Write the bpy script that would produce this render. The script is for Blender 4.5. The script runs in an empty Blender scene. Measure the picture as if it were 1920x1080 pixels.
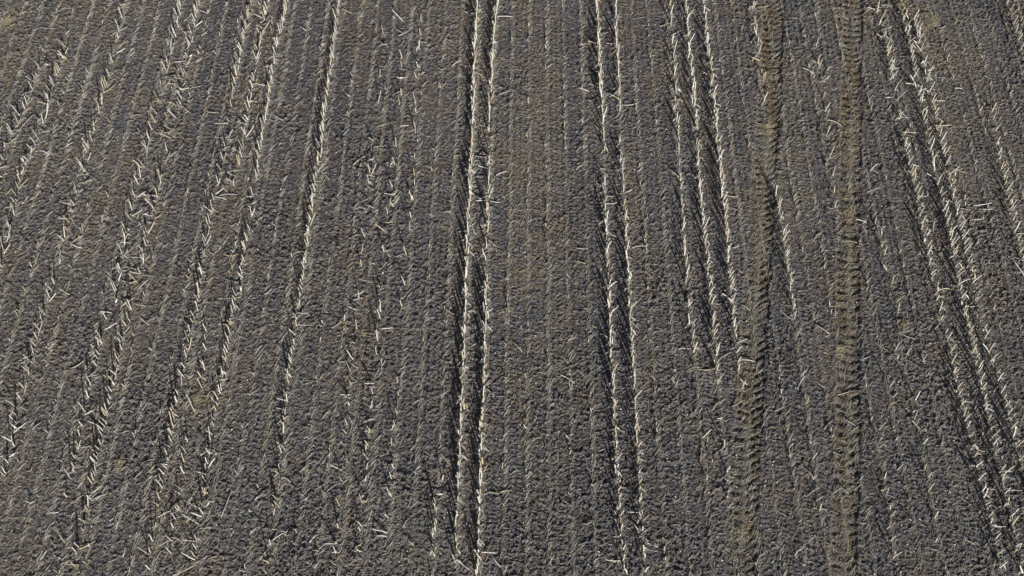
import bpy, math
import numpy as np
from mathutils import Vector, Matrix, Euler

rng = np.random.default_rng(11)
scn = bpy.context.scene
COL = scn.collection
R = math.radians

# ------------------------------------------------------------------ camera
F_PX, H_CAM = 2092.0, 35.25
PITCH, YAW = R(57.5), R(0.73)
cam = bpy.data.cameras.new('camera')
cam.sensor_width = 36.0
cam.lens = 36.0 * F_PX / 1920.0
cam.clip_start, cam.clip_end = 0.5, 9000.0
camo = bpy.data.objects.new('camera', cam)
COL.objects.link(camo)
camo.location = (0, 0, H_CAM)
camo.rotation_euler = (R(90) - PITCH, 0, YAW)
scn.camera = camo
ROT = np.array(camo.rotation_euler.to_matrix())


def ground(x, y, z=0.0):
    """photo pixel (1920 x 1080) -> point on the plane at height z"""
    x = np.asarray(x, float); y = np.asarray(y, float)
    d = np.stack([(x - 960) / F_PX, -(y - 540) / F_PX, -np.ones_like(x)], -1) @ ROT.T
    t = (z - H_CAM) / d[..., 2]
    return d[..., 0] * t, d[..., 1] * t


def project(X, Y, Z):
    v = np.stack([X, Y, Z - H_CAM + 0 * X], -1) @ ROT
    return 960 + F_PX * v[..., 0] / -v[..., 2], 540 - F_PX * v[..., 1] / -v[..., 2]


PITCH_ROW = 0.75
X_ROW0 = float(ground(1026, 540)[0])

# ------------------------------------------------------------------ materials
def new_mat(name):
    m = bpy.data.materials.new(name)
    m.use_nodes = True
    nt = m.node_tree
    b = nt.nodes['Principled BSDF']
    b.inputs['Specular IOR Level'].default_value = 0.25
    return m, nt, b


def N(nt, kind, **kw):
    n = nt.nodes.new(kind)
    for k, v in kw.items():
        setattr(n, k, v)
    return n


def ramp(nt, fac, stops):
    r = N(nt, 'ShaderNodeValToRGB')
    el = r.color_ramp.elements
    while len(el) < len(stops):
        el.new(0.5)
    for e, (p, c) in zip(el, stops):
        e.position = p
        e.color = (*c, 1)
    nt.links.new(fac, r.inputs['Fac'])
    return r.outputs['Color']


def mixc(nt, fac, a, b, mode='MIX'):
    n = N(nt, 'ShaderNodeMix', data_type='RGBA', blend_type=mode)
    for s, v in ((0, fac), (6, a), (7, b)):
        if isinstance(v, (int, float)):
            n.inputs[s].default_value = v
        elif isinstance(v, tuple):
            n.inputs[s].default_value = (*v, 1)
        else:
            nt.links.new(v, n.inputs[s])
    return n.outputs[2]


def noise(nt, coord, scale, detail=3, rough=0.6):
    n = N(nt, 'ShaderNodeTexNoise')
    n.inputs['Scale'].default_value = scale
    n.inputs['Detail'].default_value = detail
    n.inputs['Roughness'].default_value = rough
    nt.links.new(coord, n.inputs['Vector'])
    return n.outputs['Fac']


def soil_material(name):
    m, nt, b = new_mat(name)
    L = nt.links
    geo = N(nt, 'ShaderNodeNewGeometry').outputs['Position']
    att = N(nt, 'ShaderNodeAttribute', attribute_name='tint').outputs['Color']
    sep = N(nt, 'ShaderNodeSeparateColor'); L.new(att, sep.inputs[0])
    base = ramp(nt, noise(nt, geo, 9.0, 5, 0.7),
                [(0.28, SOIL_D), (0.5, SOIL_M), (0.72, SOIL_L)])
    warm = ramp(nt, noise(nt, geo, 0.55, 4, 0.65),
                [(0.34, (0.86, 0.97, 0.94)), (0.43, (0.93, 0.98, 1.0)), (0.52, (1, 1, 1)), (0.66, (1.10, 1.0, 0.87))])
    c = mixc(nt, 1.0, base, warm, 'MULTIPLY')
    c = mixc(nt, 1.0, c, ramp(nt, sep.outputs[2], [(0.0, (0.74, 0.75, 0.82)), (0.5, (1, 1, 1)), (1.0, (1.22, 1.17, 1.06))]), 'MULTIPLY')
    mp = N(nt, 'ShaderNodeMapping'); mp.inputs['Scale'].default_value = (0.75, 0.17, 1.0); L.new(geo, mp.inputs['Vector'])
    streak = ramp(nt, noise(nt, mp.outputs[0], 1.0, 3, 0.6), [(0.48, (0, 0, 0)), (0.68, (1, 1, 1))])
    speck = ramp(nt, noise(nt, geo, 7.0, 3, 0.7), [(0.42, (0, 0, 0)), (0.62, (1, 1, 1))])
    c = mixc(nt, mul2(nt, streak, speck), c, (0.190, 0.143, 0.088))
    dust = ramp(nt, noise(nt, geo, 34.0, 3, 0.7), [(0.55, (0, 0, 0)), (0.70, (1, 1, 1))])
    c = mixc(nt, mul(nt, dust, 0.55), c, (0.30, 0.27, 0.235))
    c = mixc(nt, mul(nt, sep.outputs[0], 0.9), c, (0.100, 0.074, 0.036))       # moist brown earth pressed by the tyres
    c = mixc(nt, sep.outputs[1], c, (0.24, 0.21, 0.15))          # chaff dust trodden along the rows
    L.new(c, b.inputs['Base Color'])
    b.inputs['Roughness'].default_value = 0.95
    b.inputs['Specular IOR Level'].default_value = 0.1
    bp = N(nt, 'ShaderNodeBump')
    bp.inputs['Strength'].default_value = 0.9
    bp.inputs['Distance'].default_value = 0.02
    L.new(noise(nt, geo, 45.0, 4, 0.75), bp.inputs['Height'])
    L.new(bp.outputs['Normal'], b.inputs['Normal'])
    return m


def mul2(nt, a, b):
    n = N(nt, 'ShaderNodeMath', operation='MULTIPLY')
    nt.links.new(a, n.inputs[0]); nt.links.new(b, n.inputs[1])
    return n.outputs[0]


def mul(nt, a, k):
    n = N(nt, 'ShaderNodeMath', operation='MULTIPLY')
    nt.links.new(a, n.inputs[0]); n.inputs[1].default_value = k
    return n.outputs[0]


SOIL_D, SOIL_M, SOIL_L = (0.068, 0.061, 0.062), (0.128, 0.116, 0.115), (0.212, 0.195, 0.191)


def straw_material(name, rough=0.6):
    m, nt, b = new_mat(name)
    L = nt.links
    att = N(nt, 'ShaderNodeAttribute', attribute_name='tint').outputs['Color']
    geo = N(nt, 'ShaderNodeNewGeometry').outputs['Position']
    mot = ramp(nt, noise(nt, geo, 26.0, 3, 0.7), [(0.3, (0.62, 0.60, 0.58)), (0.55, (1, 1, 1)), (0.75, (1.1, 1.08, 1.0))])
    L.new(mixc(nt, 1.0, att, mot, 'MULTIPLY'), b.inputs['Base Color'])
    b.inputs['Roughness'].default_value = rough
    return m


M_SOIL = soil_material('soil')
M_TRACK = soil_material('pressed_soil')
M_STRAW = straw_material('dry_straw', 0.5)
M_LITTER = straw_material('weathered_straw', 0.8)

# ------------------------------------------------------------------ mesh helper
def mesh_from(name, verts, faces, tint, mat):
    """verts (n,3); faces: list of (m,k) index arrays; tint (n,3)"""
    me = bpy.data.meshes.new(name)
    verts = np.asarray(verts, np.float32)
    idx = np.concatenate([f.reshape(-1) for f in faces]).astype(np.int32)
    tot = np.concatenate([np.full(len(f), f.shape[1], np.int32) for f in faces])
    start = np.concatenate([[0], np.cumsum(tot)[:-1]]).astype(np.int32)
    me.vertices.add(len(verts)); me.vertices.foreach_set('co', verts.reshape(-1))
    me.loops.add(len(idx)); me.loops.foreach_set('vertex_index', idx)
    me.polygons.add(len(tot)); me.polygons.foreach_set('loop_start', start)
    a = me.color_attributes.new('tint', 'FLOAT_COLOR', 'POINT')
    c = np.ones((len(verts), 4), np.float32); c[:, :3] = tint
    a.data.foreach_set('color', c.reshape(-1))
    me.materials.append(mat)
    me.update(calc_edges=True)
    me.validate()
    return me


def add(name, me, parent=None, **props):
    o = bpy.data.objects.new(name, me)
    COL.objects.link(o)
    if parent:
        o.parent = parent
    for k, v in props.items():
        if v:
            o[k] = v
    return o


# ------------------------------------------------------------------ value noise
def hash2(i, j, seed):
    h = (i.astype(np.int64) * 374761393 + j.astype(np.int64) * 668265263 + seed * 1442695041) & 0xFFFFFFFF
    h = ((h ^ (h >> 13)) * 1274126177) & 0xFFFFFFFF
    h = ((h ^ (h >> 16)) * 2246822519) & 0xFFFFFFFF
    return ((h ^ (h >> 15)) & 0xFFFF) / 65535.0


def vn(x, y, seed):
    i = np.floor(x); j = np.floor(y)
    u = x - i; v = y - j
    u = u * u * (3 - 2 * u); v = v * v * (3 - 2 * v)
    a = hash2(i, j, seed); b = hash2(i + 1, j, seed)
    c = hash2(i, j + 1, seed); d = hash2(i + 1, j + 1, seed)
    return (a + (b - a) * u) + ((c + (d - c) * u) - (a + (b - a) * u)) * v


# ------------------------------------------------------------------ tyre tracks
TRACK_L = [(1450, -60), (1448, 60), (1442, 200), (1435, 300), (1424, 450), (1413, 630), (1407, 740), (1399, 850), (1391, 980), (1386, 1140)]
TRACK_R = [(1600, -60), (1597, 120), (1594, 300), (1590, 480), (1591, 640), (1589, 780), (1588, 870), (1583, 1000), (1580, 1140)]


def centre_of(track):
    p = np.array(track, float)
    gx, gy = ground(p[:, 0], p[:, 1])
    o = np.argsort(gy)
    gy, gx = gy[o], gx[o]
    yy = np.linspace(gy[0], gy[-1], 400)
    k = np.hanning(41); k /= k.sum()
    xx = np.interp(yy, gy, gx)
    xx = np.convolve(np.pad(xx, 20, mode='edge'), k, 'valid')
    # carry the track straight on beyond the frame
    s0 = (xx[30] - xx[0]) / (yy[30] - yy[0]); s1 = (xx[-1] - xx[-31]) / (yy[-1] - yy[-31])
    yy = np.concatenate([[yy[0] - 60], yy, [yy[-1] + 200]])
    xx = np.concatenate([[xx[0] - 60 * s0], xx, [xx[-1] + 200 * s1]])
    return yy, xx


TRK = [(*centre_of(TRACK_L), 0.45, 0.34, (-0.30, 0.70)), (*centre_of(TRACK_R), 0.40, 0.36, (-0.50, 0.28))]


def tracks_at(X, Y):
    """height change, brown mask, and which track (0 none, 1, 2)"""
    dh = np.zeros_like(X); br = np.zeros_like(X); which = np.zeros(X.shape, np.int8)
    for n, (ty, tx, hw, per, (sl, sr)) in enumerate(TRK):
        s = X - np.interp(Y, ty, tx)
        wob = 0.05 * (vn(Y * 1.3 + n * 17, Y * 0 + 3.3, 71 + n) - 0.5)
        s = s + wob
        near = np.abs(s) < 1.0
        sn = s[near]; yn = Y[near]; xn = X[near]
        a = np.abs(sn) / hw + 0.25 * (vn(xn * 4, yn * 4, 37 + n) - 0.5)
        inside = 1 / (1 + np.exp((a - 1.0) * 14))
        left = sn < 0
        slope = np.where(left, sl, sr)
        t = yn + np.where(left, slope * (sn + hw) * -1.0, -slope * sn) + np.where(left, 0, per * 0.5)
        t = t + 0.13 * (vn(xn * 3, yn * 2.5, 31 + n) - 0.5) + 0.06 * (vn(xn * 9, yn * 8, 33 + n) - 0.5)
        ph = (t / per) % 1.0
        slot = 1 / (1 + np.exp((np.abs(ph - 0.5) - 0.22) * 26))       # pressed lug slots
        keep = 0.28 + 0.72 * np.clip((0.6 * vn(xn * 2.6, yn * 0.7, 91 + n) + 0.4 * vn(xn * 5, yn * 4, 95 + n) - 0.36) * 2.8, 0, 1)
        mid = 1 - 0.75 * np.exp(-(sn / 0.07) ** 2)
        dh_n = inside * (-0.010 - 0.075 * slot * keep * mid + 0.012 * (1 - mid))
        dh_n += 0.008 * np.exp(-((a - 1.22) / 0.16) ** 2) * (0.4 + vn(xn * 5, yn * 5, 13 + n))
        dh[near] += dh_n
        br[near] = np.maximum(br[near], inside * (0.25 + 0.75 * np.clip(vn(xn * 2.2, yn * 0.6, 55 + n) * 1.9 - 0.45, 0, 1)))
        w = which[near]; w[a < 1.08] = n + 1; which[near] = w
    return dh, br, which


# ------------------------------------------------------------------ soil height field
def soil_height(X, Y):
    k = (X - X_ROW0) / PITCH_ROW
    ki = np.round(k)
    d = (k - ki) * PITCH_ROW + 0.035 * (vn(ki * 7.7, Y * 0.8, 5) - 0.5)
    h = 0.05 * (vn(X * 0.35, Y * 0.22, 1) - 0.5)
    amp = 0.5 + vn(ki * 3.1, Y * 0.25, 2)
    h += 0.016 * amp * np.exp(-(d / 0.085) ** 2)                        # low ridge left along each row
    h -= 0.008 * np.exp(-((np.abs(d) - 0.19) / 0.07) ** 2)
    # crumbly cross-marks between the rows
    gap = np.exp(-((np.abs(d) - 0.27) / 0.11) ** 2)
    kk = np.floor(k)
    per = 0.15 + 0.06 * hash2(kk, kk * 0 + 4, 8)
    ph = Y / per + hash2(kk, kk * 0 + 9, 9) * 9 + 1.1 * vn(X * 5, Y * 2.3, 10) + X * 1.5
    lad = np.abs((ph % 1.0) - 0.5) * 2
    h += 0.026 * gap * lad * np.clip(vn(kk * 5.3, Y * 0.33, 12) * 1.9 - 0.2, 0, 1)
    h += 0.011 * np.cos(d * 2 * math.pi / 0.25) * vn(kk * 2.3, Y * 0.2, 14)
    # clods
    h += CLOD[0] * (1 - np.abs(2 * vn(X * 3.6, Y * 3.9, 21) - 1)) ** 2
    h += CLOD[1] * np.abs(2 * vn(X * 7.5, Y * 9.0, 22) - 1)
    h += CLOD[2] * np.abs(2 * vn(X * 14.0, Y * 17.0, 23) - 1)
    rough = 0.45 + 1.1 * vn(X * 0.55, Y * 0.4, 25)
    h += CLOD[3] * rough * vn(X * 26.0, Y * 29.0, 24)
    h += 0.052 * np.clip(vn(X * 11.0, Y * 9.5, 26) - 0.70, 0, 1) * 3.3 * rough
    return h, d


CLOD = (0.008, 0.007, 0.015, 0.043)
X0, X1, Y0, Y1, STEP = -27.5, 28.5, 8.5, 41.5, 0.025


def axis(a, b, step, far):
    core = np.arange(a, b + step / 2, step)
    g = step * 1.35 ** np.arange(1, 200)
    g = np.cumsum(g); g = g[g < far]
    return np.concatenate([a - g[::-1], core, core[-1] + g])


xs = axis(X0, X1, STEP, 4000.0)
ys = axis(Y0, Y1, STEP, 4000.0)
GX, GY = np.meshgrid(xs, ys)
fade = np.clip((X1 + 8 - np.abs(GX)) / 6, 0, 1) * np.clip((70 - np.abs(GY)) / 20, 0, 1)
hh, dd = soil_height(GX, GY)
tdh, tbr, twh = tracks_at(GX, GY)
flat = np.where(twh > 0, 0.42, 1.0)
GZ = (hh * flat + tdh) * fade


def height_at(x, y):
    x = np.asarray(x, float); y = np.asarray(y, float)
    i = np.clip(np.searchsorted(xs, x) - 1, 0, len(xs) - 2)
    j = np.clip(np.searchsorted(ys, y) - 1, 0, len(ys) - 2)
    u = (x - xs[i]) / (xs[i + 1] - xs[i]); v = (y - ys[j]) / (ys[j + 1] - ys[j])
    return (GZ[j, i] * (1 - u) + GZ[j, i + 1] * u) * (1 - v) + (GZ[j + 1, i] * (1 - u) + GZ[j + 1, i + 1] * u) * v


nx, ny = len(xs), len(ys)
V = np.stack([GX, GY, GZ], -1).reshape(-1, 3)
chaff = np.exp(-(dd / 0.06) ** 2) * np.clip(vn(GX * 9, GY * 3.5, 41) * 1.5 - 0.35, 0, 1) * 0.75
kstrip = np.floor((GX - X_ROW0) / PITCH_ROW)
tone = np.clip(0.55 * hash2(kstrip, kstrip * 0 + 3, 77) + 0.75 * vn(GX * 0.28, GY * 0.13, 78) - 0.15, 0, 1)
T = np.stack([np.where(twh > 0, tbr, tbr * 0.6), chaff * (twh == 0), tone], -1).reshape(-1, 3)
ii = (np.arange(ny - 1)[:, None] * nx + np.arange(nx - 1)[None, :])
quads = np.stack([ii, ii + 1, ii + 1 + nx, ii + nx], -1).reshape(-1, 4)
wq = twh[:-1, :-1].reshape(-1)
dense = ((GX[:-1, :-1] > X0) & (GX[:-1, :-1] < X1) & (GY[:-1, :-1] > Y0) & (GY[:-1, :-1] < Y1)).reshape(-1)
wq = np.where(dense, wq, 0)
for n, (nm, lab, mt) in enumerate((
        ('field_soil', 'grey brown crumbly field soil with faint rows of cut maize', M_SOIL),
        ('tyre_track', 'brown lug patterned tyre track on the left, beside three slanting rows', M_TRACK),
        ('tyre_track', 'brown lug patterned tyre track on the right, towards the triple row', M_TRACK))):
    q = quads[wq == n]
    used, inv = np.unique(q, return_inverse=True)
    me = mesh_from(nm, V[used], [inv.reshape(-1, 4)], T[used], mt)
    add(nm, me, kind='structure', label=lab, category='soil' if n == 0 else 'tyre track')

# ------------------------------------------------------------------ plant pieces
STRAW_TINTS = np.array([(0.62, 0.58, 0.49), (0.54, 0.51, 0.45), (0.72, 0.70, 0.64), (0.54, 0.47, 0.33),
                        (0.62, 0.54, 0.35), (0.40, 0.375, 0.345), (0.66, 0.645, 0.60), (0.46, 0.445, 0.41), (0.44, 0.38, 0.29)])
DULL_TINTS = np.array([(0.44, 0.42, 0.39), (0.50, 0.46, 0.40), (0.36, 0.34, 0.32), (0.46, 0.40, 0.30),
                       (0.56, 0.54, 0.50), (0.40, 0.34, 0.26), (0.60, 0.58, 0.54), (0.47, 0.46, 0.46)])


STRAW_TINTS = STRAW_TINTS * 0.99


def tube(path, rad, sides=6, cap=True, cut=0.0):
    path = np.asarray(path, float); n = len(path)
    a = np.arange(sides) * 2 * math.pi / sides
    vs = []
    for i in range(n):
        t = path[min(i + 1, n - 1)] - path[max(i - 1, 0)]
        t = t / np.linalg.norm(t)
        ref = np.array([0, 1, 0]) if abs(t[1]) < 0.9 else np.array([1, 0, 0])
        u = np.cross(ref, t); u /= np.linalg.norm(u); w = np.cross(t, u)
        ring = path[i] + rad[i] * (np.cos(a)[:, None] * u + np.sin(a)[:, None] * w)
        if i == n - 1 and cut:
            ring = ring + t * (np.cos(a)[:, None] * cut)
        vs.append(ring)
    vs = np.concatenate(vs)
    k = np.arange(sides); k2 = (k + 1) % sides
    f = [np.stack([i * sides + k, i * sides + k2, (i + 1) * sides + k2, (i + 1) * sides + k], -1) for i in range(n - 1)]
    faces = [np.concatenate(f)]
    if cap:
        faces.append(((n - 1) * sides + k)[None, :])
        faces.append(k[::-1][None, :])
    return vs, faces


def stalk_piece(seed, height=1.0):
    """upright cut stalk of unit height: nodes, a slight bow, splayed brace roots, a torn slanting top"""
    r = np.random.default_rng(seed)
    zs = np.array([-0.06, 0.0, 0.10, 0.30, 0.33, 0.36, 0.62, 0.65, 0.68, 0.90, 1.0])
    rr = np.array([0.026, 0.025, 0.020, 0.0185, 0.0225, 0.018, 0.0170, 0.0205, 0.0165, 0.0155, 0.0140]) * r.uniform(0.9, 1.15)
    bow = r.normal(0, 0.035, 2)
    path = np.stack([bow[0] * zs ** 2 + 0.006 * np.sin(zs * 11 + r.uniform(0, 6)), bow[1] * zs ** 2, zs * height], -1)
    v, f = tube(path, rr, 6, True, r.uniform(0.015, 0.05))
    t = np.repeat(STRAW_TINTS[r.integers(len(STRAW_TINTS))][None], len(v), 0) * r.uniform(0.9, 1.08)
    ring = np.arange(len(v)) // 6
    t[(ring == 4) | (ring == 7)] *= 0.72                                  # darker nodes
    t[ring < 2] *= np.array([0.62, 0.56, 0.50])                           # muddy foot
    return v, f, t


def root_piece(seed):
    """splayed brace roots at the foot of a cut stalk"""
    r = np.random.default_rng(seed)
    vs, fs, n = [], [], 0
    for q in range(4):
        a = r.uniform(0, 6.28)
        p = np.array([[0, 0, 0.08], [0.03 * math.cos(a), 0.03 * math.sin(a), 0.05], [0.06 * math.cos(a), 0.06 * math.sin(a), -0.03]])
        v, f = tube(p, [0.007, 0.006, 0.004], 4, False)
        vs.append(v); fs += [x + n for x in f]; n += len(v)
    return np.concatenate(vs), [np.concatenate(fs)], np.tile([[0.36, 0.30, 0.22]], (n, 1))


def leaf_piece(seed):
    """torn dry leaf blade hanging from a node at unit-height 0.33"""
    r = np.random.default_rng(seed)
    a = r.uniform(0, 6.28); ln = r.uniform(0.16, 0.34); n = 6
    s = np.linspace(0, 1, n)
    out = 0.018 + ln * s * 0.8
    z = 0.33 + r.uniform(-0.1, 0.25) + 0.16 * s - (0.30 + r.uniform(0, 0.25)) * s ** 2
    w = 0.022 * np.sin(np.pi * (0.15 + 0.85 * s)) + 0.003
    ca, sa = math.cos(a), math.sin(a)
    tw = r.uniform(-0.8, 0.8) * s
    cx = out * ca; cy = out * sa
    l = np.stack([cx - w * sa, cy + w * ca, z + w * np.sin(tw)], -1)
    m = np.stack([cx, cy, z - 0.006], -1)
    rt = np.stack([cx + w * sa, cy - w * ca, z - w * np.sin(tw)], -1)
    v = np.concatenate([l, m, rt])
    k = np.arange(n - 1)
    f = [np.concatenate([np.stack([k, k + 1, n + k + 1, n + k], -1), np.stack([n + k, n + k + 1, 2 * n + k + 1, 2 * n + k], -1)])]
    t = np.tile(STRAW_TINTS[r.integers(len(STRAW_TINTS))][None] * r.uniform(0.7, 1.0), (len(v), 1))
    return v, f, t


def fallen_piece(seed):
    """a lying stalk of unit length along +Z with nodes, a kink and torn ends"""
    r = np.random.default_rng(seed)
    zs = np.array([0.0, 0.04, 0.30, 0.33, 0.36, 0.66, 0.69, 0.72, 0.97, 1.0])
    rr = np.array([0.011, 0.0165, 0.0165, 0.0205, 0.016, 0.0150, 0.019, 0.0145, 0.013, 0.008]) * r.uniform(0.9, 1.1)
    b = r.normal(0, 0.03, 2)
    path = np.stack([b[0] * np.sin(zs * math.pi), b[1] * np.sin(zs * math.pi), zs], -1)
    v, f = tube(path, rr, 6, True, 0.02)
    t = np.repeat(STRAW_TINTS[r.integers(len(STRAW_TINTS))][None], len(v), 0) * r.uniform(0.85, 1.05)
    ring = np.arange(len(v)) // 6
    t[(ring == 3) | (ring == 6)] *= 0.75
    return v, f, t


STALK = [stalk_piece(100 + i) for i in range(16)]
LEAF = [leaf_piece(200 + i) for i in range(12)]
ROOT = [root_piece(250 + i) for i in range(6)]
ROOT_ME = [mesh_from('root_crown', *p, M_LITTER) for p in ROOT]
FALLEN = [fallen_piece(300 + i) for i in range(12)]
STALK_ME = [mesh_from('corn_stalk', *p, M_STRAW) for p in STALK]
LEAF_ME = [mesh_from('dry_leaf', *p, M_STRAW) for p in LEAF]
FALLEN_ME = [mesh_from('fallen_stalk', *p, M_STRAW) for p in FALLEN]


class Pile:
    """collects many small pieces into one mesh"""
    def __init__(self):
        self.v, self.t, self.f, self.n = [], [], {}, 0

    def put(self, v, f, t):
        for x in f:
            self.f.setdefault(x.shape[1], []).append(x + self.n)
        self.v.append(v); self.t.append(t); self.n += len(v)

    def batch(self, v, f, t):
        """v (m,k,3), f list of (q,s) local indices, t (m,3) or (m,k,3)"""
        m, k = v.shape[:2]
        for x in f:
            self.f.setdefault(x.shape[1], []).append((x[None] + (np.arange(m) * k)[:, None, None]).reshape(-1, x.shape[1]) + self.n)
        self.v.append(v.reshape(-1, 3))
        if t.ndim == 2:
            t = np.repeat(t[:, None], k, 1)
        self.t.append(t.reshape(-1, 3)); self.n += m * k

    def build(self, name, mat, **props):
        me = mesh_from(name, np.concatenate(self.v), [np.concatenate(x) for x in self.f.values()], np.concatenate(self.t), mat)
        return add(name, me, **props)


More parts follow.
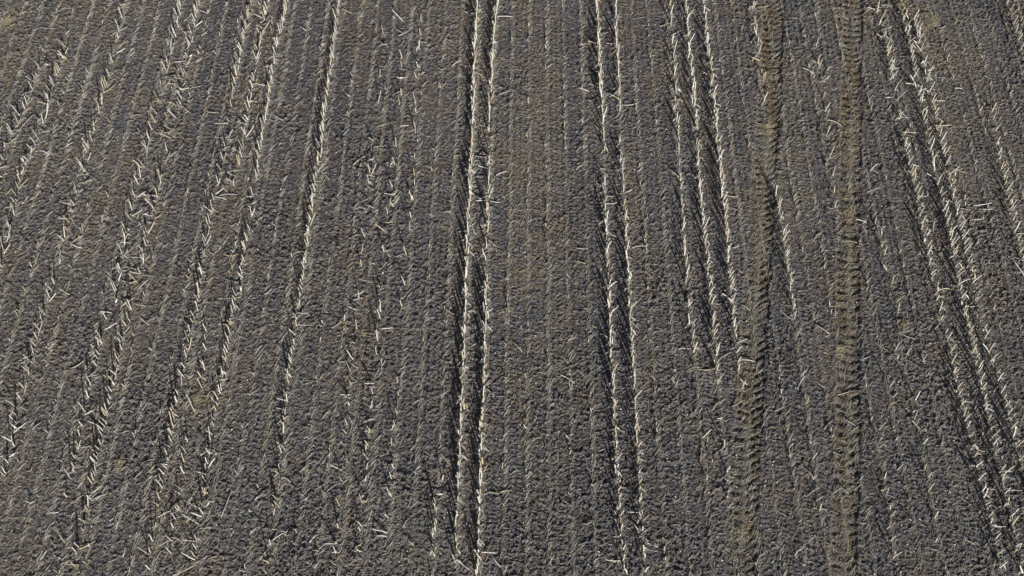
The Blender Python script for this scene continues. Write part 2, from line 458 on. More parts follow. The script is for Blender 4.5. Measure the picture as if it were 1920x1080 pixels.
# ------------------------------------------------------------------ standing rows, read off the photograph
# key: (how the row is named, [(x, y, stalks per 0.2 m from here on, share broken over)])
ROWS = {
 'A':  ('the broken row nearest the left edge', [(243,-20,.5,.35),(215,110,.6,.4),(178,240,.6,.35),(148,360,.7,.4),(125,440,.5,.5),(95,560,.7,.3),(75,620,.9,.3),(55,700,.9,.35),(35,770,.8,.3),(20,850,.5,.3),(4,920,0,0)]),
 'B1': ('the upper left ragged rows', [(128,85,.8,.5),(100,170,.8,.5),(85,225,.6,.5),(70,270,.9,.5),(40,330,.9,.5),(28,400,.6,.4),(8,470,.8,.4),(-8,540,0,0)]),
 'B2': ('the upper left ragged rows', [(82,125,.6,.4),(60,180,.6,.4),(30,240,.7,.4),(5,300,.7,.4),(-10,350,0,0)]),
 'C1': ('the ragged rows above the leaning stubs', [(342,-10,.8,.3),(335,50,.9,.4),(322,90,.7,.4),(312,140,.9,.5),(304,185,.4,.5),(283,260,.8,.4),(270,310,.5,.5),(250,390,.9,.6),(236,440,.9,.6),(228,510,.8,.6),(215,560,.3,.5),(197,620,.7,.3),(182,690,.7,.3),(170,730,.5,.4),(155,800,.6,.3),(143,860,.4,.4),(120,960,0,0)]),
 'C2': ('the ragged rows above the leaning stubs', [(377,0,.8,.4),(362,60,.9,.5),(350,120,.8,.5),(340,190,.4,.5),(303,330,.9,.3),(293,390,.7,.5),(278,440,.9,.6),(265,510,.6,.6),(258,555,0,0)]),
 'D':  ('the row of leaning stubs', [(250,560,.6,.3),(235,625,1.1,.15),(215,720,1.1,.15),(195,810,1.1,.2),(178,890,.9,.3),(165,960,.5,.4),(150,1020,.8,.4),(138,1075,0,0)]),
 'E1': ('left row of the ragged pair', [(475,0,.9,.2),(450,110,1.0,.2),(438,180,.3,.3),(428,260,.6,.3),(415,320,.7,.3),(400,390,.8,.3),(386,460,.8,.3),(375,550,.9,.2),(360,620,.9,.2),(348,690,.7,.3),(335,750,.9,.2),(320,830,1.0,.15),(308,900,.6,.3),(298,950,.5,.4),(288,1010,.5,.4),(278,1090,0,0)]),
 'E0': ('the middle of the ragged pair', [(505,0,.9,.2),(487,75,.8,.3),(468,210,.8,.3),(455,290,.8,.3),(440,350,.2,.5),(425,400,0,0)]),
 'E2': ('right row of the ragged pair', [(541,0,.9,.2),(517,105,1.0,.2),(505,190,.9,.2),(495,245,.9,.3),(484,320,.5,.4),(468,430,.9,.25),(455,510,.9,.3),(440,580,1.0,.4),(430,640,1.1,.1),(422,690,1.0,.2),(408,770,.6,.3),(396,830,.9,.3),(389,890,.9,.2),(383,950,.8,.3),(372,1010,.9,.3),(362,1075,0,0)]),
 'E3': ('the short row inside the ragged pair', [(388,620,.5,.2),(380,730,.2,.3),(352,830,.5,.3),(340,930,.6,.4),(325,990,.6,.4),(318,1050,0,0)]),
 'F':  ('the lone thick row', [(640,-20,.9,.1),(630,60,1.0,.15),(615,170,1.0,.15),(605,260,1.0,.2),(595,330,1.1,.15),(586,390,1.0,.15),(575,480,1.0,.2),(565,545,1.1,.15),(555,610,.9,.3),(545,690,.9,.3),(538,750,.9,.3),(530,830,.8,.35),(523,900,.8,.5),(512,980,.6,.45),(500,1090,0,0)]),
 'G1': ('thin row right of the lone thick row', [(718,60,.15,.6),(705,230,.4,.6),(698,300,.5,.6),(690,370,.3,.6),(683,440,.4,.3),(677,500,.3,.5),(672,560,.4,.6),(668,640,.4,.5),(660,700,.5,.5),(652,790,.6,.3),(645,860,.6,.3),(640,930,.5,.5),(634,990,.6,.4),(628,1075,0,0)]),
 'G2': ('sparse row left of the central double row', [(757,40,.3,.5),(752,180,.3,.5),(740,310,.3,.6),(728,400,.3,.5),(720,470,.4,.5),(714,560,.9,.2),(710,640,.3,.4),(702,720,.5,.4),(694,800,.6,.3),(688,880,.7,.3),(680,960,.6,.4),(672,1075,0,0)]),
 'G3': ('the faint thin row left of central double row', [(790,40,.4,.3),(780,180,.3,.5),(777,330,.3,.4),(768,430,.3,.5),(758,520,.15,.5),(748,700,.15,.5),(740,800,.6,.3),(735,900,.5,.4),(728,970,.5,.4),(718,1060,0,0)]),
 'H1': ('left line of the central double row', [(898,-20,.9,.03),(893,50,1.3,.03),(888,150,1.3,.03),(886,230,.9,.1),(883,300,1.0,.05),(880,390,.5,.1),(877,430,1.1,.03),(874,540,1.3,.02),(870,650,1.4,.02),(866,750,1.3,.02),(862,850,1.3,.03),(858,950,.8,.05),(854,1075,0,0)]),
 'H2': ('right line of the central double row', [(936,-20,1.4,.02),(925,80,1.3,.03),(920,165,.5,.3),(917,230,.5,.4),(917,300,.9,.08),(913,450,.4,.3),(911,530,1.2,.03),(908,700,1.3,.02),(903,800,1.2,.03),(901,900,1.2,.03),(898,980,1.3,.03),(895,1085,0,0)]),
 'I':  ('the short row left of the central pair', [(828,900,.5,.2),(818,940,.8,.1),(810,1060,0,0)]),
 'J1': ('left line of the right double row', [(1115,-20,.9,.05),(1121,60,1.2,.05),(1125,160,1.1,.1),(1132,245,.25,.4),(1134,350,.8,.2),(1135,410,1.2,.03),(1139,490,.9,.1),(1141,560,1.2,.03),(1146,680,1.2,.03),(1152,800,1.0,.1),(1157,900,.9,.1),(1163,980,.9,.15),(1170,1075,0,0)]),
 'J2': ('right line of the right double row', [(1151,-20,.7,.05),(1157,100,.7,.15),(1163,210,.2,.4),(1165,290,.6,.1),(1168,350,.2,.3),(1170,390,1.0,.05),(1177,520,1.1,.03),(1183,640,1.2,.03),(1190,750,1.0,.05),(1195,860,.8,.08),(1199,920,.7,.1),(1205,1010,.6,.1),(1209,1080,0,0)]),
 'K1': ('left row of the three slanting rows', [(1253,-10,.5,.1),(1262,100,.8,.05),(1268,190,.6,.1),(1272,280,.6,.1),(1277,370,.6,.05),(1284,480,.5,.05),(1292,600,.4,.2),(1302,690,.15,.3),(1318,820,.3,.3),(1330,930,0,0)]),
 'K2': ('middle row of the three slanting rows', [(1283,-10,.9,.08),(1293,110,1.0,.05),(1303,220,.8,.1),(1309,330,1.0,.05),(1318,430,1.0,.05),(1328,530,.9,.05),(1336,600,.9,.03),(1345,720,.2,.2),(1358,840,.3,.4),(1368,930,0,0)]),
 'K3': ('right row of the three slanting rows', [(1315,-10,.9,.1),(1330,120,1.3,.08),(1343,260,1.4,.05),(1351,340,1.4,.05),(1361,440,1.2,.05),(1369,540,.9,.05),(1377,640,.8,.2),(1388,710,.2,.3),(1395,760,0,0)]),
 'K4': ('the thin row left of the left tyre track', [(1408,-10,.6,.1),(1420,80,.6,.2),(1430,170,.1,.2),(1436,230,0,0)]),
 'L':  ('the short row between the tyre tracks', [(1454,365,.8,.05),(1467,440,1.0,.05),(1478,520,.9,.05),(1491,610,.15,.3),(1510,760,.1,.3),(1535,960,.2,.4),(1550,1075,0,0)]),
 'P':  ('the thin row between the tyre tracks', [(1528,90,.25,.4),(1545,200,.25,.4),(1560,330,.2,.3),(1570,430,0,0)]),
 'O1': ('the sparse row right of the tracks', [(1625,260,.1,.4),(1640,420,.5,.1),(1662,500,.3,.3),(1685,590,.3,.3),(1672,720,.2,.2),(1645,800,.45,.05),(1658,900,.5,.05),(1668,1000,.5,.1),(1678,1085,0,0)]),
 'O2': ('the sparse row left of the triple row', [(1700,660,.2,.3),(1722,800,.35,.05),(1735,880,.45,.05),(1748,960,.3,.1),(1760,1070,0,0)]),
 'M1': ('left row of the dark triple row', [(1643,20,.7,.2),(1660,90,.8,.15),(1675,170,.7,.3),(1692,260,1.1,.08),(1712,340,1.2,.05),(1728,430,1.1,.05),(1745,520,.7,.1),(1765,600,.6,.2),(1783,680,1.0,.05),(1805,780,1.1,.05),(1828,870,1.1,.08),(1850,965,1.0,.1),(1876,1080,0,0)]),
 'M2': ('middle row of the dark triple row', [(1690,30,1.0,.2),(1708,110,1.1,.15),(1723,190,1.0,.2),(1740,270,1.2,.1),(1763,370,1.3,.05),(1782,460,1.3,.05),(1798,550,1.3,.05),(1818,640,1.3,.05),(1837,730,1.3,.05),(1858,820,1.1,.08),(1880,920,1.1,.08),(1905,1025,1.1,.1),(1918,1085,0,0)]),
 'M3': ('right row of the dark triple row', [(1713,40,1.0,.2),(1730,120,1.1,.15),(1748,200,.8,.2),(1766,280,1.2,.05),(1785,370,1.2,.05),(1803,450,1.1,.05),(1822,530,.8,.1),(1842,620,.7,.1),(1865,700,1.0,.08),(1890,790,1.1,.05),(1918,890,1.0,.05),(1935,960,0,0)]),
 'N':  ('the row at the right edge', [(1888,10,.8,.1),(1905,70,.8,.1),(1918,120,0,0)]),
 'N2': ('the row at the right edge', [(1858,210,.4,.2),(1872,290,.8,.1),(1890,380,.9,.1),(1908,460,.7,.1),(1925,540,0,0)]),
}

THIN = {'M': 0.78, 'K': 0.85, 'H': 1.15, 'J': 1.0, 'N': 0.85, 'O': 0.8, 'L': 1.0, 'G': 0.75}
stalks = []          # dicts
for key, (rname, pts) in ROWS.items():
    for (xa, ya, da, ma), (xb, yb, _, _) in zip(pts[:-1], pts[1:]):
        if da <= 0:
            continue
        a = np.array(ground(xa, ya)); b = np.array(ground(xb, yb))
        L = np.linalg.norm(b - a)
        n = max(1, int(round(L / 0.2 * da * THIN.get(key[0], 1.1))))
        clump = da < 0.85
        t = (np.arange(n) + rng.uniform(-0.45, 0.45, n)) / n
        t = t + (0.05 if clump else 0.025) * np.sin(t * (19 if clump else 31) + rng.uniform(0, 6))
        t = np.clip(t, 0, 1)
        for s in t:
            p = a + (b - a) * s + rng.normal(0, 0.022, 2)
            broken = rng.random() < ma
            h = float(np.clip(rng.normal(0.40 + 0.22 * vn(p[0] * 0.9 + 31, p[1] * 1.1, 911), 0.07), 0.24, 0.68))
            if broken:
                az = rng.uniform(0, 2 * math.pi); tilt = rng.uniform(R(25), R(72))
                h = h * rng.uniform(0.8, 1.2)
            else:
                az = rng.uniform(0, 2 * math.pi); tilt = abs(rng.normal(0, R(3.5 if key[0] in 'HJ' else 6)))
            stalks.append(dict(key=key, name=rname, x=p[0], y=p[1], h=h, az=az, tilt=tilt, broken=broken,
                               k=int(rng.integers(16)), spin=rng.uniform(0, 6.28), w=rng.uniform(0.68, 1.08) if key[0] not in 'HJKM' else rng.uniform(0.92, 1.28),
                               leaf=rng.random() < (0.85 if key[0] in 'HJKM' else 0.6), kl=int(rng.integers(12))))
SX = np.array([s['x'] for s in stalks]); SY = np.array([s['y'] for s in stalks])
SZ = height_at(SX, SY) - 0.01
PX, PY = project(SX, SY, SZ)
in_frame = (PX > 4) & (PX < 1916) & (PY > 8) & (PY < 1078)
order = [i for i in np.argsort(-PY) if in_frame[i]]
solo = set(order[:300])


def pose(s, z):
    ax = Vector((math.sin(s['az']), -math.cos(s['az']), 0))
    return (Matrix.Translation((s['x'], s['y'], z)) @ Matrix.Rotation(s['tilt'], 4, ax)
            @ Matrix.Rotation(s['spin'], 4, 'Z') @ Matrix.Diagonal((s['w'], s['w'], s['h'], 1)))


def checked(t):
    assert 4 <= len(t.split()) <= 16, t
    return t


def ordinal(n):
    return '%d%s' % (n, 'th' if 10 <= n % 100 <= 20 else {1: 'st', 2: 'nd', 3: 'rd'}.get(n % 10, 'th'))


rest = Pile()
count = {}
for i in order + [i for i in range(len(stalks)) if not in_frame[i]]:
    s = stalks[i]
    M = pose(s, SZ[i])
    if i in solo:
        n = count[s['name']] = count.get(s['name'], 0) + 1
        look = 'broken' if s['broken'] else ('tall' if s['h'] > 0.55 else 'short' if s['h'] < 0.43 else 'pale')
        o = add('corn_stalk', STALK_ME[s['k']], label=checked('%s cut stalk, %s from bottom in %s' % (look, ordinal(n), s['name'])),
                category='corn stalk', group='cut corn stalks standing in rows')
        o.matrix_world = M
        add('root_crown', ROOT_ME[s['k'] % 6], parent=o)
        if s['leaf']:
            add('dry_leaf', LEAF_ME[s['kl']], parent=o)
    else:
        Mn = np.array(M)
        for v, f, t in [STALK[s['k']], ROOT[s['k'] % 6]] + ([LEAF[s['kl']]] if s['leaf'] else []):
            rest.put(v @ Mn[:3, :3].T + Mn[:3, 3], f, t)
# low cut stubs along the other rows: too small to single out
n = 5200
kr = rng.integers(math.floor((X0 - X_ROW0) / PITCH_ROW), math.ceil((X1 - X_ROW0) / PITCH_ROW) + 1, n)
yr = rng.uniform(10, 40.5, n)
xr = X_ROW0 + kr * PITCH_ROW + 0.10 * (vn(kr * 7.7, yr * 0.25, 431) - 0.5) + rng.normal(0, 0.02, n)
px, py = project(xr, yr, 0 * xr)
ok = (px > -60) & (px < 1980) & (py > -60) & (py < 1120) & (rng.random(n) < 2.2 * vn(kr * 4.3, yr * 0.35, 433) - 0.45) & (tracks_at(xr, yr)[2] == 0)
for x, y in zip(xr[ok], yr[ok]):
    if np.min((SX - x) ** 2 + (SY - y) ** 2) < 0.12:
        continue
    st = dict(x=x, y=y, h=rng.uniform(0.09, 0.24), az=rng.uniform(0, 6.28), tilt=abs(rng.normal(0, R(22))), spin=rng.uniform(0, 6.28), w=rng.uniform(0.55, 0.95))
    Mn = np.array(pose(st, float(height_at(x, y)) - 0.01))
    v, f, t = STALK[int(rng.integers(16))]
    rest.put(v @ Mn[:3, :3].T + Mn[:3, 3], f, t * 0.85)
rest.build('corn_stubble', M_STRAW, kind='stuff', label='cut corn stalks and low stubs standing in rows over the field', category='corn stubble')

# ------------------------------------------------------------------ single broken stalks lying about, read off the photograph
STICKS = """
70 90 93 85|74 51 106 54|207 68 238 51|197 115 218 107|215 141 235 153|188 178 215 160|244 220 264 215|321 117 348 114|318 141 343 143
312 192 330 199|315 190 335 172|350 165 380 160|386 209 406 211|337 197 358 214|315 255 325 240|325 240 345 260|350 37 370 45|375 20 390 27
345 40 362 22|37 242 62 215|62 215 87 237|40 180 60 172|97 92 110 102|5 246 40 244|45 135 40 107|457 220 470 205|640 15 660 24|747 67 762 60
710 75 727 85|710 86 727 82|710 122 725 122|736 179 755 171|757 171 782 200|785 244 807 256|847 125 865 112|587 136 610 146|480 44 495 40
510 212 532 227|517 150 537 167|892 229 910 237|935 177 955 171|927 160 937 166|932 31 960 32|892 135 905 142|870 20 882 30
1130 62 1140 60|1140 25 1152 20|1137 81 1160 83|1140 106 1170 85|1107 157 1125 166|1130 187 1140 178|1165 196 1195 193|1110 230 1130 250
1317 11 1331 21|1237 50 1252 42|1257 67 1277 57|1310 87 1322 77|1330 131 1350 130|1312 137 1330 134|1332 137 1345 145|1337 195 1352 199
1337 210 1347 220|1407 80 1420 67|1410 115 1420 105|1417 12 1440 12|1345 115 1360 104|1085 165 1105 172|1270 185 1280 192|1085 85 1107 82
1652 10 1672 14|1692 27 1710 28|1580 30 1592 36|1660 102 1682 90|1655 88 1680 89|1667 127 1687 127|1522 112 1537 120|1505 127 1527 139
1542 147 1552 135|1680 204 1700 220|1682 215 1705 221|1757 235 1785 234|1755 219 1770 230|1780 242 1790 230|1790 165 1804 166|1855 215 1872 200
1550 225 1577 235|1760 145 1772 146|30 314 62 292|75 282 92 290|180 274 196 295|295 302 312 301|265 364 250 384|265 364 297 370|180 360 192 347
125 397 139 417|106 456 130 441|132 457 155 465|135 455 157 442|104 466 119 482|96 507 112 522|412 366 445 365|430 395 447 375|415 342 427 360
235 430 247 442|225 454 245 456|236 477 255 454|219 471 252 492|235 500 262 507|216 494 227 506|197 515 220 535|265 517 290 519|265 492 282 509
282 395 292 410|292 410 305 400|242 482 275 484|230 527 255 527|417 520 452 530|362 535 380 520|5 390 35 386|10 365 22 352|27 350 37 362
40 382 52 367|422 477 447 476|410 467 427 445|600 319 617 337|662 311 676 297|676 297 700 319|685 330 702 332|685 339 702 336|687 347 702 356
685 384 702 390|720 362 740 364|720 416 737 414|677 425 697 435|712 449 732 482|712 470 730 470|550 466 575 485|857 435 880 432|885 422 896 444
890 292 920 294|925 331 950 321|920 377 937 380|915 450 930 464|895 487 915 470|832 400 847 397|1120 316 1140 332|1080 319 1094 309|1132 369 1150 370
1126 380 1157 380|1155 384 1170 395|1172 362 1186 355|1160 277 1177 296|1135 427 1157 444|1185 464 1210 461|1347 356 1362 347|1355 364 1380 370
1287 327 1302 331|1324 425 1337 415|1370 389 1390 399|1377 422 1390 412|1372 465 1387 461|1385 504 1402 517|1080 465 1102 466|1077 490 1099 495
1080 285 1097 272|1215 512 1225 522|1625 360 1652 351|1605 411 1625 417|1582 454 1610 456|1525 452 1540 435|1715 366 1737 369|1710 307 1725 312
1790 389 1822 394|1775 321 1810 324|1825 385 1860 380|1835 392 1862 392|1822 412 1845 410|1872 270 1892 310|1615 420 1626 436|1537 505 1550 492
1672 522 1685 512|1632 315 1647 325|110 540 130 552|185 585 210 587|132 691 157 676|250 569 275 574|262 595 280 609|275 604 291 595|342 597 357 612
225 776 242 769|242 769 262 775|410 559 450 557|410 606 435 606|442 626 472 641|167 705 180 697|60 650 72 660|27 802 50 802|60 805 77 792
165 790 190 802|466 564 480 559|665 552 682 546|662 562 680 559|622 615 640 601|750 560 762 552|877 585 892 585|837 579 857 590|877 652 895 640
655 702 670 717|660 681 672 690|692 725 705 727|702 707 712 690|732 705 747 707|652 777 660 795|683 792 702 786|730 807 742 797|605 785 620 770
517 797 540 780|942 594 955 607|910 727 927 742|655 641 670 644|1145 585 1160 572|1125 626 1145 637|1182 601 1197 615|1186 687 1201 700
1282 617 1297 600|1272 654 1294 654|1310 692 1340 691|1350 672 1370 660|1382 676 1417 677|1382 701 1402 720|1336 769 1350 752|1220 702 1229 712
960 641 979 660|1050 702 1077 719|1372 762 1390 750|1377 612 1387 600|1390 572 1405 580|1085 695 1102 712|1055 667 1065 682|1462 580 1485 601
1530 610 1556 627|1630 580 1647 562|1640 642 1672 665|1672 665 1695 685|1760 544 1787 544|1745 596 1767 600|1810 574 1835 572|1685 657 1710 642
1690 625 1717 636|1792 639 1805 641|1530 715 1547 727|1570 740 1592 735|1495 730 1509 705|1582 786 1605 797|1545 805 1562 787|1795 730 1817 740
1800 755 1825 754|1672 745 1682 736|1712 792 1722 765|1450 772 1472 762|147 855 164 836|151 840 170 836|134 849 145 856|167 935 157 905
147 935 165 922|172 939 199 927|211 955 237 939|91 961 110 960|147 1030 179 1014|122 1059 140 1042|122 1057 150 1059|122 1017 104 982|96 1012 107 1022
75 1075 95 1057|252 899 267 882|320 957 340 940|344 937 372 952|322 1007 347 1026|366 1056 390 1042|302 950 310 972|427 886 441 900|415 970 435 917
370 812 387 822|49 882 60 875|197 982 212 972|230 1045 235 1022|295 940 302 920|527 887 545 904|527 897 545 904|517 927 526 949|487 1050 502 1030
580 1019 595 1002|619 1049 631 1059|622 1036 635 1036|665 1034 680 1035|665 1027 680 1017|706 1005 726 1006|711 972 730 976|721 909 735 909
677 940 690 934|769 845 781 831|826 851 841 870|917 921 935 925|935 925 954 920|905 892 917 867|925 1046 940 1064|860 1052 882 1069|942 1075 952 1056
765 1014 775 1022|712 1047 727 1049|755 990 767 972|1015 866 1032 852|1145 915 1157 932|1149 955 1157 966|1144 969 1156 977|1135 1049 1162 1052
1339 854 1360 837|1182 977 1197 995|1177 960 1195 961|1372 836 1395 835|1312 872 1320 827|1092 982 1112 975|1320 925 1329 917|1355 892 1367 902
1507 851 1525 840|1514 882 1526 899|1517 927 1537 914|1562 925 1579 914|1580 914 1592 924|1532 997 1547 984|1607 907 1619 892|1662 992 1672 972
1734 914 1745 895|1682 882 1695 867|1825 835 1846 847|1830 862 1846 875|1802 932 1822 947|1850 916 1872 917|1875 915 1907 905|1887 921 1915 920
1860 985 1885 987|1807 1011 1827 1021|1875 885 1897 884|1877 887 1905 899|1872 1035 1875 1057|1900 930 1897 955|1632 1079 1645 1067|1775 920 1795 910
1650 920 1662 912|1447 1015 1465 1015|1490 1042 1507 1027|1750 945 1760 955|1865 1020 1877 1010"""
sticks = [tuple(float(q) for q in w.split()) for ln in STICKS.split('\n') for w in ln.split('|') if w.strip()]


def row_x(key, y):
    p = sorted(ROWS[key][1], key=lambda q: q[1])
    ya = np.array([q[1] for q in p]); xa = np.array([q[0] for q in p])
    if y > ya[-1]:
        return xa[-1] + (y - ya[-1]) * (xa[-1] - xa[-2]) / (ya[-1] - ya[-2])
    if y < ya[0]:
        return xa[0] + (y - ya[0]) * (xa[1] - xa[0]) / (ya[1] - ya[0])
    return float(np.interp(y, ya, xa))


def track_x(t, y):
    return float(np.interp(y, [q[1] for q in t], [q[0] for q in t]))


def strip_of(x, y):
    b = [(row_x('A', y), 'left of the broken row nearest the left edge'),
         (row_x('C1', y) if y < 560 else row_x('D', y), 'between the leftmost broken row and the leaning stubs'),
         (row_x('E1', y), 'between the leaning stubs and the ragged pair'),
         (row_x('E2', y), 'inside the ragged pair of rows'),
         (row_x('F', y), 'between the ragged pair and the lone thick row'),
         (row_x('H1', y), 'between the lone thick row and central double row'),
         (row_x('H2', y), 'between the lines of the central double row'),
         (row_x('J1', y), 'between the central and the right double rows'),
         (row_x('J2', y), 'between the lines of the right double row'),
         (row_x('K1', y), 'between right double row and three slanting rows'),
         (row_x('K3', y), 'among the three slanting rows'),
         (track_x(TRACK_L, y) - 25, 'between three slanting rows and left tyre track'),
         (track_x(TRACK_L, y) + 25, 'on the left tyre track'),
         (track_x(TRACK_R, y) - 25, 'between the two tyre tracks'),
         (track_x(TRACK_R, y) + 25, 'on the right tyre track'),
         (row_x('M1', y), 'between the right tyre track and triple row'),
         (row_x('M3', y), 'inside the dark triple row')]
    for bx, nm in b:
        if x < bx:
            return nm
    return 'right of the dark triple row'


count = {}
sticks.sort(key=lambda q: -(q[1] + q[3]))
extra = Pile()
for i, (xa, ya, xb, yb) in enumerate(sticks):
    if ya < yb:                                     # the far end is the one that stays lifted a little
        xa, ya, xb, yb = xb, yb, xa, ya
    za, zb = 0.05, 0.05 + rng.uniform(0.0, 0.13)
    a = np.array([*ground(xa, ya, za), za]); b = np.array([*ground(xb, yb, zb), zb])
    a[2] = float(height_at(a[0], a[1])) + 0.012; b[2] = max(b[2], float(height_at(b[0], b[1])) + 0.02)
    d = Vector(b - a); L = d.length
    M = Matrix.Translation(a) @ d.to_track_quat('Z', 'Y').to_matrix().to_4x4() @ Matrix.Rotation(rng.uniform(0, 6.28), 4, 'Z')
    w = rng.uniform(0.8, 1.25)
    M = M @ Matrix.Diagonal((w, w, L, 1))
    k = int(rng.integers(12))
    if i < 300:
        dx, dy = xb - xa, ya - yb
        an = math.degrees(math.atan2(dy, dx))
        look = 'lying level' if an < 17 or an > 163 else 'pointing upward' if 70 < an < 110 else 'rising rightward' if an <= 70 else 'rising leftward'
        st = strip_of((xa + xb) / 2, (ya + yb) / 2)
        n = count[(look, st)] = count.get((look, st), 0) + 1
        o = add('fallen_stalk', FALLEN_ME[k], label=checked('pale stalk %s, %s from bottom %s' % (look, ordinal(n), st)),
                category='fallen stalk', group='broken stalks lying on the soil')
        o.matrix_world = M
    else:
        v, f, t = FALLEN[k]
        Mn = np.array(M)
        extra.put(v @ Mn[:3, :3].T + Mn[:3, 3], f, t)

# ------------------------------------------------------------------ finer broken stalks (the rest) : one object
def rods(n, x, y, ang, ln, rad, lift, tint, pile, sides=3):
    """n thin straws lying on the soil: angle measured from +Y towards +X"""
    dx, dy = np.sin(ang), np.cos(ang)
    x0, y0, x1, y1 = x - dx * ln / 2, y - dy * ln / 2, x + dx * ln / 2, y + dy * ln / 2
    hm = height_at(x, y)
    z0 = np.maximum(height_at(x0, y0), hm - 0.02) + rad * 0.7
    z1 = np.maximum(height_at(x1, y1), hm - 0.02) + rad * 0.7 + lift
    p0 = np.stack([x0, y0, z0], -1); p1 = np.stack([x1, y1, z1], -1)
    t = p1 - p0; t /= np.linalg.norm(t, axis=1, keepdims=True)
    u = np.cross(t, np.array([0, 0, 1.0])); u /= np.linalg.norm(u, axis=1, keepdims=True)
    w = np.cross(u, t)
    pm = (p0 + p1) / 2 + u * (rng.normal(0, 0.05, n) * ln)[:, None] + w * (rng.uniform(0, 0.05, n) * ln)[:, None]
    a = np.arange(sides) * 2 * math.pi / sides + math.pi / 2
    ring = (np.cos(a)[None, :, None] * u[:, None] + np.sin(a)[None, :, None] * w[:, None])
    v = np.concatenate([p[:, None] + ring * (rad * q)[:, None, None] for p, q in ((p0, 0.9), (pm, 1.0), (p1, 0.7))], 1)
    k = np.arange(sides); k2 = (k + 1) % sides
    f = [np.concatenate([np.stack([i * sides + k, i * sides + k2, (i + 1) * sides + k2, (i + 1) * sides + k], -1) for i in range(2)])]
    pile.batch(v, f, tint)


def pick(tints, n, lo=0.85, hi=1.12):
    return tints[rng.integers(len(tints), size=n)] * rng.uniform(lo, hi, (n, 1))


def frame_points(n):
    """points spread evenly over the part of the field seen (with a margin)"""
    px = rng.uniform(-110, 2030, n); py = rng.uniform(-90, 1140, n)
    return ground(px, py)


# loose medium straws, mostly slanting up to the right of the rows
x, y = frame_points(2600)
keep = rng.random(2600) < 0.25 + 0.75 * vn(x * 0.45, y * 0.3, 301)
x, y = x[keep], y[keep]; n = len(x)
rods(n, x, y, rng.normal(0.55, 0.75, n), rng.uniform(0.14, 0.34, n), rng.uniform(0.007, 0.011, n), rng.uniform(0, 0.07, n), pick(STRAW_TINTS, n, 0.55, 0.9), extra, 4)
extra.build('loose_straw', M_STRAW, kind='stuff', label='thin loose straws strewn over the soil between the rows', category='straw')

# ------------------------------------------------------------------ residue along every planted row and chaff between
lit = Pile()
kmin, kmax = math.floor((X0 - X_ROW0) / PITCH_ROW), math.ceil((X1 - X_ROW0) / PITCH_ROW)
n = 46000
k = rng.integers(kmin, kmax + 1, n)
y = rng.uniform(10, 40.5, n)
wand = 0.10 * (vn(k * 7.7, y * 0.25, 431) - 0.5)
d = np.where(rng.random(n) < 0.55, rng.normal(0, 0.018, n), rng.normal(0, 0.07, n)) + wand
x = X_ROW0 + k * PITCH_ROW + d
px, py = project(x, y, 0 * x)
ok = (px > -90) & (px < 2010) & (py > -80) & (py < 1140) & (rng.random(n) < 2.4 * vn(k * 3.7, y * 0.45, 401) - 0.55)
x, y, k = x[ok], y[ok], k[ok]; n = len(x)
lean = np.where(vn(k * 2.9, y * 0.35, 402) > 0.45, 0.42, 0.0)           # herringbone stretches
rods(n, x + lean * 0.12, y, lean + rng.normal(0, 0.28, n), rng.uniform(0.10, 0.36, n), rng.uniform(0.005, 0.0095, n), rng.uniform(0, 0.03, n),
     pick(np.concatenate([DULL_TINTS, STRAW_TINTS]), n, 0.9, 1.15), lit)
n = 17000
k = rng.integers(kmin, kmax + 1, n)
y = rng.uniform(10, 40.5, n)
x = X_ROW0 + k * PITCH_ROW + rng.normal(0.02, 0.045, n)
px, py = project(x, y, 0 * x)
ok = (px > -90) & (px < 2010) & (py > -80) & (py < 1140) & (rng.random(n) < 1.5 * vn(k * 3.7, y * 0.6, 411) - 0.15)
x, y, k = x[ok], y[ok], k[ok]; n = len(x)
lean = 0.15 + 0.55 * vn(k * 2.9, y * 0.35, 402)
rods(n, x + lean * 0.10, y, lean + rng.normal(0, 0.22, n), rng.uniform(0.16, 0.36, n), rng.uniform(0.008, 0.0125, n), rng.uniform(0, 0.06, n),
     pick(np.concatenate([DULL_TINTS, STRAW_TINTS]), n, 1.0, 1.25), lit)
n = 70000
x, y = frame_points(n)
rods(n, x, y, rng.normal(0.5, 0.8, n), rng.uniform(0.06, 0.20, n), rng.uniform(0.0035, 0.008, n), rng.uniform(0, 0.025, n), pick(DULL_TINTS, n), lit)
# small leaf flakes
n = 42000
x, y = frame_points(n)
z = height_at(x, y) + 0.006
a = rng.uniform(0, 6.28, n); ln = rng.uniform(0.02, 0.055, n); wd = ln * rng.uniform(0.25, 0.6, n)
ux = np.stack([np.cos(a) * ln, np.sin(a) * ln, rng.normal(0, 0.25, n) * ln], -1)
uy = np.stack([-np.sin(a) * wd, np.cos(a) * wd, rng.normal(0, 0.3, n) * wd], -1)
c = np.stack([x, y, z], -1)
v = np.stack([c - ux, c - uy * 0.9 + [0, 0, 0.008], c + ux, c + uy + [0, 0, 0.012]], 1)
lit.batch(v, [np.array([[0, 1, 2], [0, 2, 3]])], pick(np.concatenate([DULL_TINTS, STRAW_TINTS[3:5] * 0.7]), n, 0.7, 1.1))
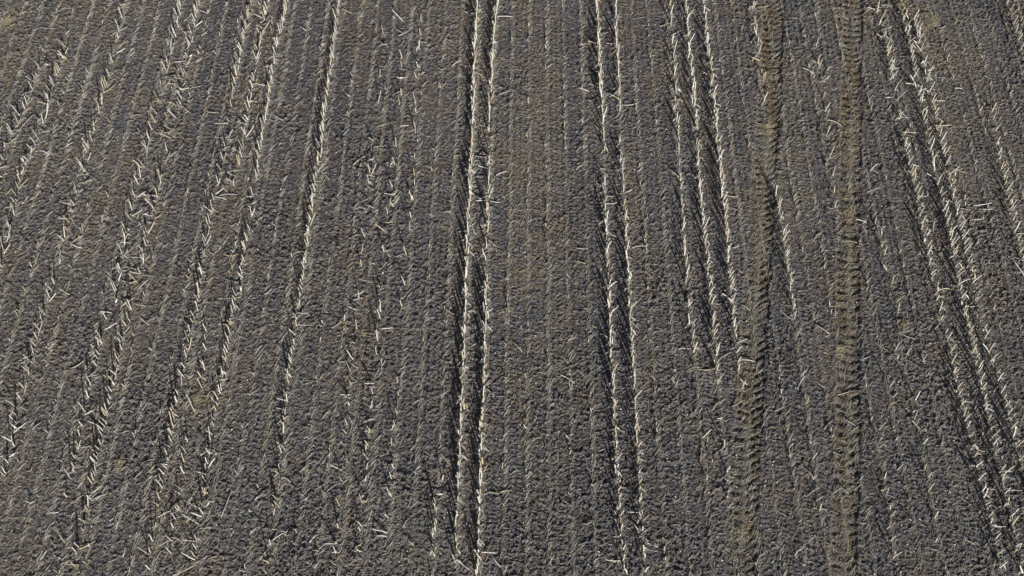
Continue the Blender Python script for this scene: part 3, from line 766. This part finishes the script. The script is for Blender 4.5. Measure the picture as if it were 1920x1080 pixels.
# thicker residue at the feet of the standing rows and down the middle of the tyre tracks
idx = rng.integers(len(stalks), size=22000)
x = SX[idx] + rng.normal(0, 0.09, 22000); y = SY[idx] + rng.normal(0, 0.12, 22000)
rods(22000, x, y, rng.normal(0.3, 0.8, 22000), rng.uniform(0.08, 0.30, 22000), rng.uniform(0.005, 0.010, 22000), rng.uniform(0, 0.06, 22000), pick(np.concatenate([STRAW_TINTS * 0.8, DULL_TINTS]), 22000), lit)
for px0, py0, sx, sy, n in ((1735, 90, 55, 90, 2600), (1770, 260, 35, 120, 1500), (1005, 300, 45, 190, 3200), (985, 620, 40, 160, 2200), (945, 40, 40, 90, 900),
                            (1480, 330, 30, 120, 900), (1590, 250, 22, 150, 1500), (1430, 240, 22, 110, 900), (620, 620, 90, 160, 2200), (380, 740, 45, 60, 1000), (200, 300, 120, 160, 2200), (40, 60, 60, 90, 1200)):
    x, y = ground(rng.normal(px0, sx, n), rng.normal(py0, sy, n))
    m = vn(x * 3.1, y * 1.3, 811) > 0.38; x, y = x[m], y[m]; n = len(x)
    rods(n, x, y, rng.normal(0.5, 0.9, n), rng.uniform(0.04, 0.18, n), rng.uniform(0.004, 0.009, n), rng.uniform(0, 0.02, n),
         pick(np.array([(0.48, 0.40, 0.25), (0.38, 0.30, 0.19), (0.54, 0.47, 0.30), (0.34, 0.28, 0.20)]), n), lit)
for ty, tx, hw, per, _ in TRK:
    n = 4200
    y = rng.uniform(11, 40, n); y = y[rng.random(n) < vn(y * 0.6, y * 0, 501) ** 1.5 * 1.6]; n = len(y)
    x = np.interp(y, ty, tx) + np.where(rng.random(n) < 0.6, rng.normal(-0.02, 0.06, n), rng.normal(0, 0.3, n))
    rods(n, x, y, rng.normal(0.2, 0.7, n), rng.uniform(0.08, 0.25, n), rng.uniform(0.005, 0.009, n), rng.uniform(0, 0.02, n), pick(STRAW_TINTS[[0, 3, 4, 5, 7, 8]] * 0.85, n), lit)
lit.build('straw_litter', M_LITTER, kind='stuff', label='grey and tan straw bits and leaf scraps littering the soil', category='straw litter')

# ------------------------------------------------------------------ heaps of husk and chaff that stand out
HEAPS = [(1690, 12, 0.85, 'yellowish', 'at the top edge above the dark triple row'), (1745, 40, 0.6, 'tan', 'beside the top of the dark triple row'),
         (1437, 238, 0.4, 'yellowish', 'left of the left tyre track near the top'), (370, 748, 0.5, 'tan', 'between the lower rows of the ragged pair'),
         (1385, 1000, 0.35, 'yellowish', 'on the left tyre track near the bottom'), (1574, 655, 0.3, 'yellowish', 'on the right tyre track at mid height'),
         (1694, 612, 0.3, 'golden', 'left of the dark triple row'), (15, 40, 0.5, 'tan', 'in the top left corner'),
         (1590, 395, 0.4, 'yellowish', 'on the right tyre track above mid height'), (225, 870, 0.35, 'tan', 'right of the row of leaning stubs')]
for px, py, r0, look, where in HEAPS:
    cx, cy = (float(q) for q in ground(px, py))
    n = int(260 * r0 / 0.5)
    aa = rng.uniform(0, 6.28, n)
    rr = np.minimum(np.abs(rng.normal(0, 0.48, n)), 0.85) * r0 * (0.55 + 0.9 * vn(aa * 1.1, aa * 0 + px, 700))
    x = cx + rr * np.cos(aa) * 0.7; y = cy + rr * np.sin(aa) * 1.5
    hp = Pile()
    t = pick(STRAW_TINTS[[0, 1, 3, 4, 5, 7, 8]] * np.array([0.92, 0.9, 0.8]), n, 0.6, 1.0)
    rods(n, x, y, rng.normal(0.4, 0.9, n), rng.uniform(0.08, 0.26, n), rng.uniform(0.005, 0.012, n),
         rng.uniform(0, 0.05, n) + 0.05 * np.exp(-(rr / r0) ** 2 * 4), t, hp)
    hp.build('straw_heap', M_LITTER, label='low %s heap of chopped straw %s' % (look, where), category='straw heap', group='low heaps of chopped straw')

# ------------------------------------------------------------------ a few small weeds
M_WEED = straw_material('weed_leaf', 0.6)
WEEDS = [(1727, 838, 'right of the right tyre track, near the bottom'), (1725, 597, 'left of the triple row at mid height'),
         (1210, 410, 'between right double row and three slanting rows'), (1025, 342, 'between the two double rows, upper half'),
         (1020, 437, 'between the two double rows at mid height'), (680, 327, 'right of the lone thick row, upper third'),
         (632, 455, 'just right of the lone thick row, mid height'), (842, 385, 'left of the central double row, upper half'),
         (802, 662, 'left of the central double row, lower half'), (632, 892, 'right of the lone thick row, near the bottom'),
         (762, 897, 'left of the central pair, near the bottom'), (152, 167, 'left of broken left row, near the top')]
for px, py, where in WEEDS:
    cx, cy = (float(q) for q in ground(px, py))
    cz = float(height_at(cx, cy))
    wp = Pile()
    for q in range(int(rng.integers(9, 15))):
        a = rng.uniform(0, 6.28); ln = rng.uniform(0.07, 0.15); up = rng.uniform(0.02, 0.09); wd = rng.uniform(0.010, 0.018)
        sg = np.linspace(0, 1, 5)
        cen = np.stack([np.cos(a) * ln * sg, np.sin(a) * ln * sg, up * np.sin(sg * 2.2) + 0.012], -1)
        sd = np.array([-np.sin(a), np.cos(a), 0.0]) * (wd * np.sin(np.pi * (0.12 + 0.85 * sg)))[:, None]
        kk4 = np.arange(4)
        wp.put(np.concatenate([cen - sd, cen + sd]), [np.stack([kk4, kk4 + 1, kk4 + 6, kk4 + 5], -1)],
               np.tile(np.array([[0.075, 0.105, 0.055]]) * rng.uniform(0.7, 1.4), (10, 1)))
    o = wp.build('weed', M_WEED, label='small green weed %s' % where, category='weed', group='small weeds between the rows')
    o.location = (cx, cy, cz)

# ------------------------------------------------------------------ loose clods
t0 = (1 + 5 ** 0.5) / 2
ICO = np.array([(-1, t0, 0), (1, t0, 0), (-1, -t0, 0), (1, -t0, 0), (0, -1, t0), (0, 1, t0), (0, -1, -t0), (0, 1, -t0), (t0, 0, -1), (t0, 0, 1), (-t0, 0, -1), (-t0, 0, 1)]) / math.hypot(1, t0)
ICF = np.array([(0, 11, 5), (0, 5, 1), (0, 1, 7), (0, 7, 10), (0, 10, 11), (1, 5, 9), (5, 11, 4), (11, 10, 2), (10, 7, 6), (7, 1, 8), (3, 9, 4), (3, 4, 2), (3, 2, 6), (3, 6, 8), (3, 8, 9), (4, 9, 5), (2, 4, 11), (6, 2, 10), (8, 6, 7), (9, 8, 1)])
cl = Pile()
n = 70000
x, y = frame_points(n)
wh = tracks_at(x, y)[2]
ok = (wh == 0) & (rng.random(n) < 0.35 + 0.65 * vn(x * 0.9, y * 0.9, 601))
x, y = x[ok], y[ok]; n = len(x)
sz = 0.010 + 0.028 * rng.random(n) ** 2.6
sz[rng.random(n) < 0.012] *= 1.6
z = height_at(x, y) + sz * 0.25
vv = ICO[None] * (1 + rng.normal(0, 0.20, (n, 12, 1)))
vv = vv * np.stack([rng.uniform(0.8, 1.5, n), rng.uniform(0.7, 1.2, n), rng.uniform(0.6, 1.0, n)], -1)[:, None]
a = rng.uniform(0, 6.28, n); ca, sa = np.cos(a)[:, None], np.sin(a)[:, None]
vx = vv[..., 0] * ca - vv[..., 1] * sa; vy = vv[..., 0] * sa + vv[..., 1] * ca
v = np.stack([vx, vy, vv[..., 2]], -1) * sz[:, None, None] + np.stack([x, y, z], -1)[:, None]
cl.batch(v, [ICF], np.zeros((n, 3)))
cl.build('soil_clods', M_SOIL, kind='stuff', label='small dry clods of earth scattered between the rows', category='clods')

# ------------------------------------------------------------------ daylight
EL, AZ = R(19.0), R(16.0)
w = bpy.data.worlds.new('World'); scn.world = w
w.use_nodes = True
bg = w.node_tree.nodes['Background']
sky = w.node_tree.nodes.new('ShaderNodeTexSky')
sky.sky_type = 'NISHITA'; sky.sun_disc = False
sky.sun_elevation = EL; sky.sun_rotation = math.pi - AZ
w.node_tree.links.new(sky.outputs[0], bg.inputs[0])
bg.inputs[1].default_value = 0.038
sl = bpy.data.lights.new('sun', 'SUN')
sl.energy = 5.0; sl.angle = R(0.5); sl.color = (1.0, 0.97, 0.94)
so = bpy.data.objects.new('sun', sl); COL.objects.link(so)
so.rotation_euler = Vector((-math.sin(AZ) * math.cos(EL), math.cos(AZ) * math.cos(EL), -math.sin(EL))).to_track_quat('-Z', 'Y').to_euler()
so.location = (20, -60, 60)

vs = scn.view_settings
scn.display_settings.display_device = 'sRGB'
vs.view_transform = 'Standard'; vs.look = 'None'; vs.exposure = 0.30; vs.gamma = 1.0
scn.cycles.max_bounces = 4
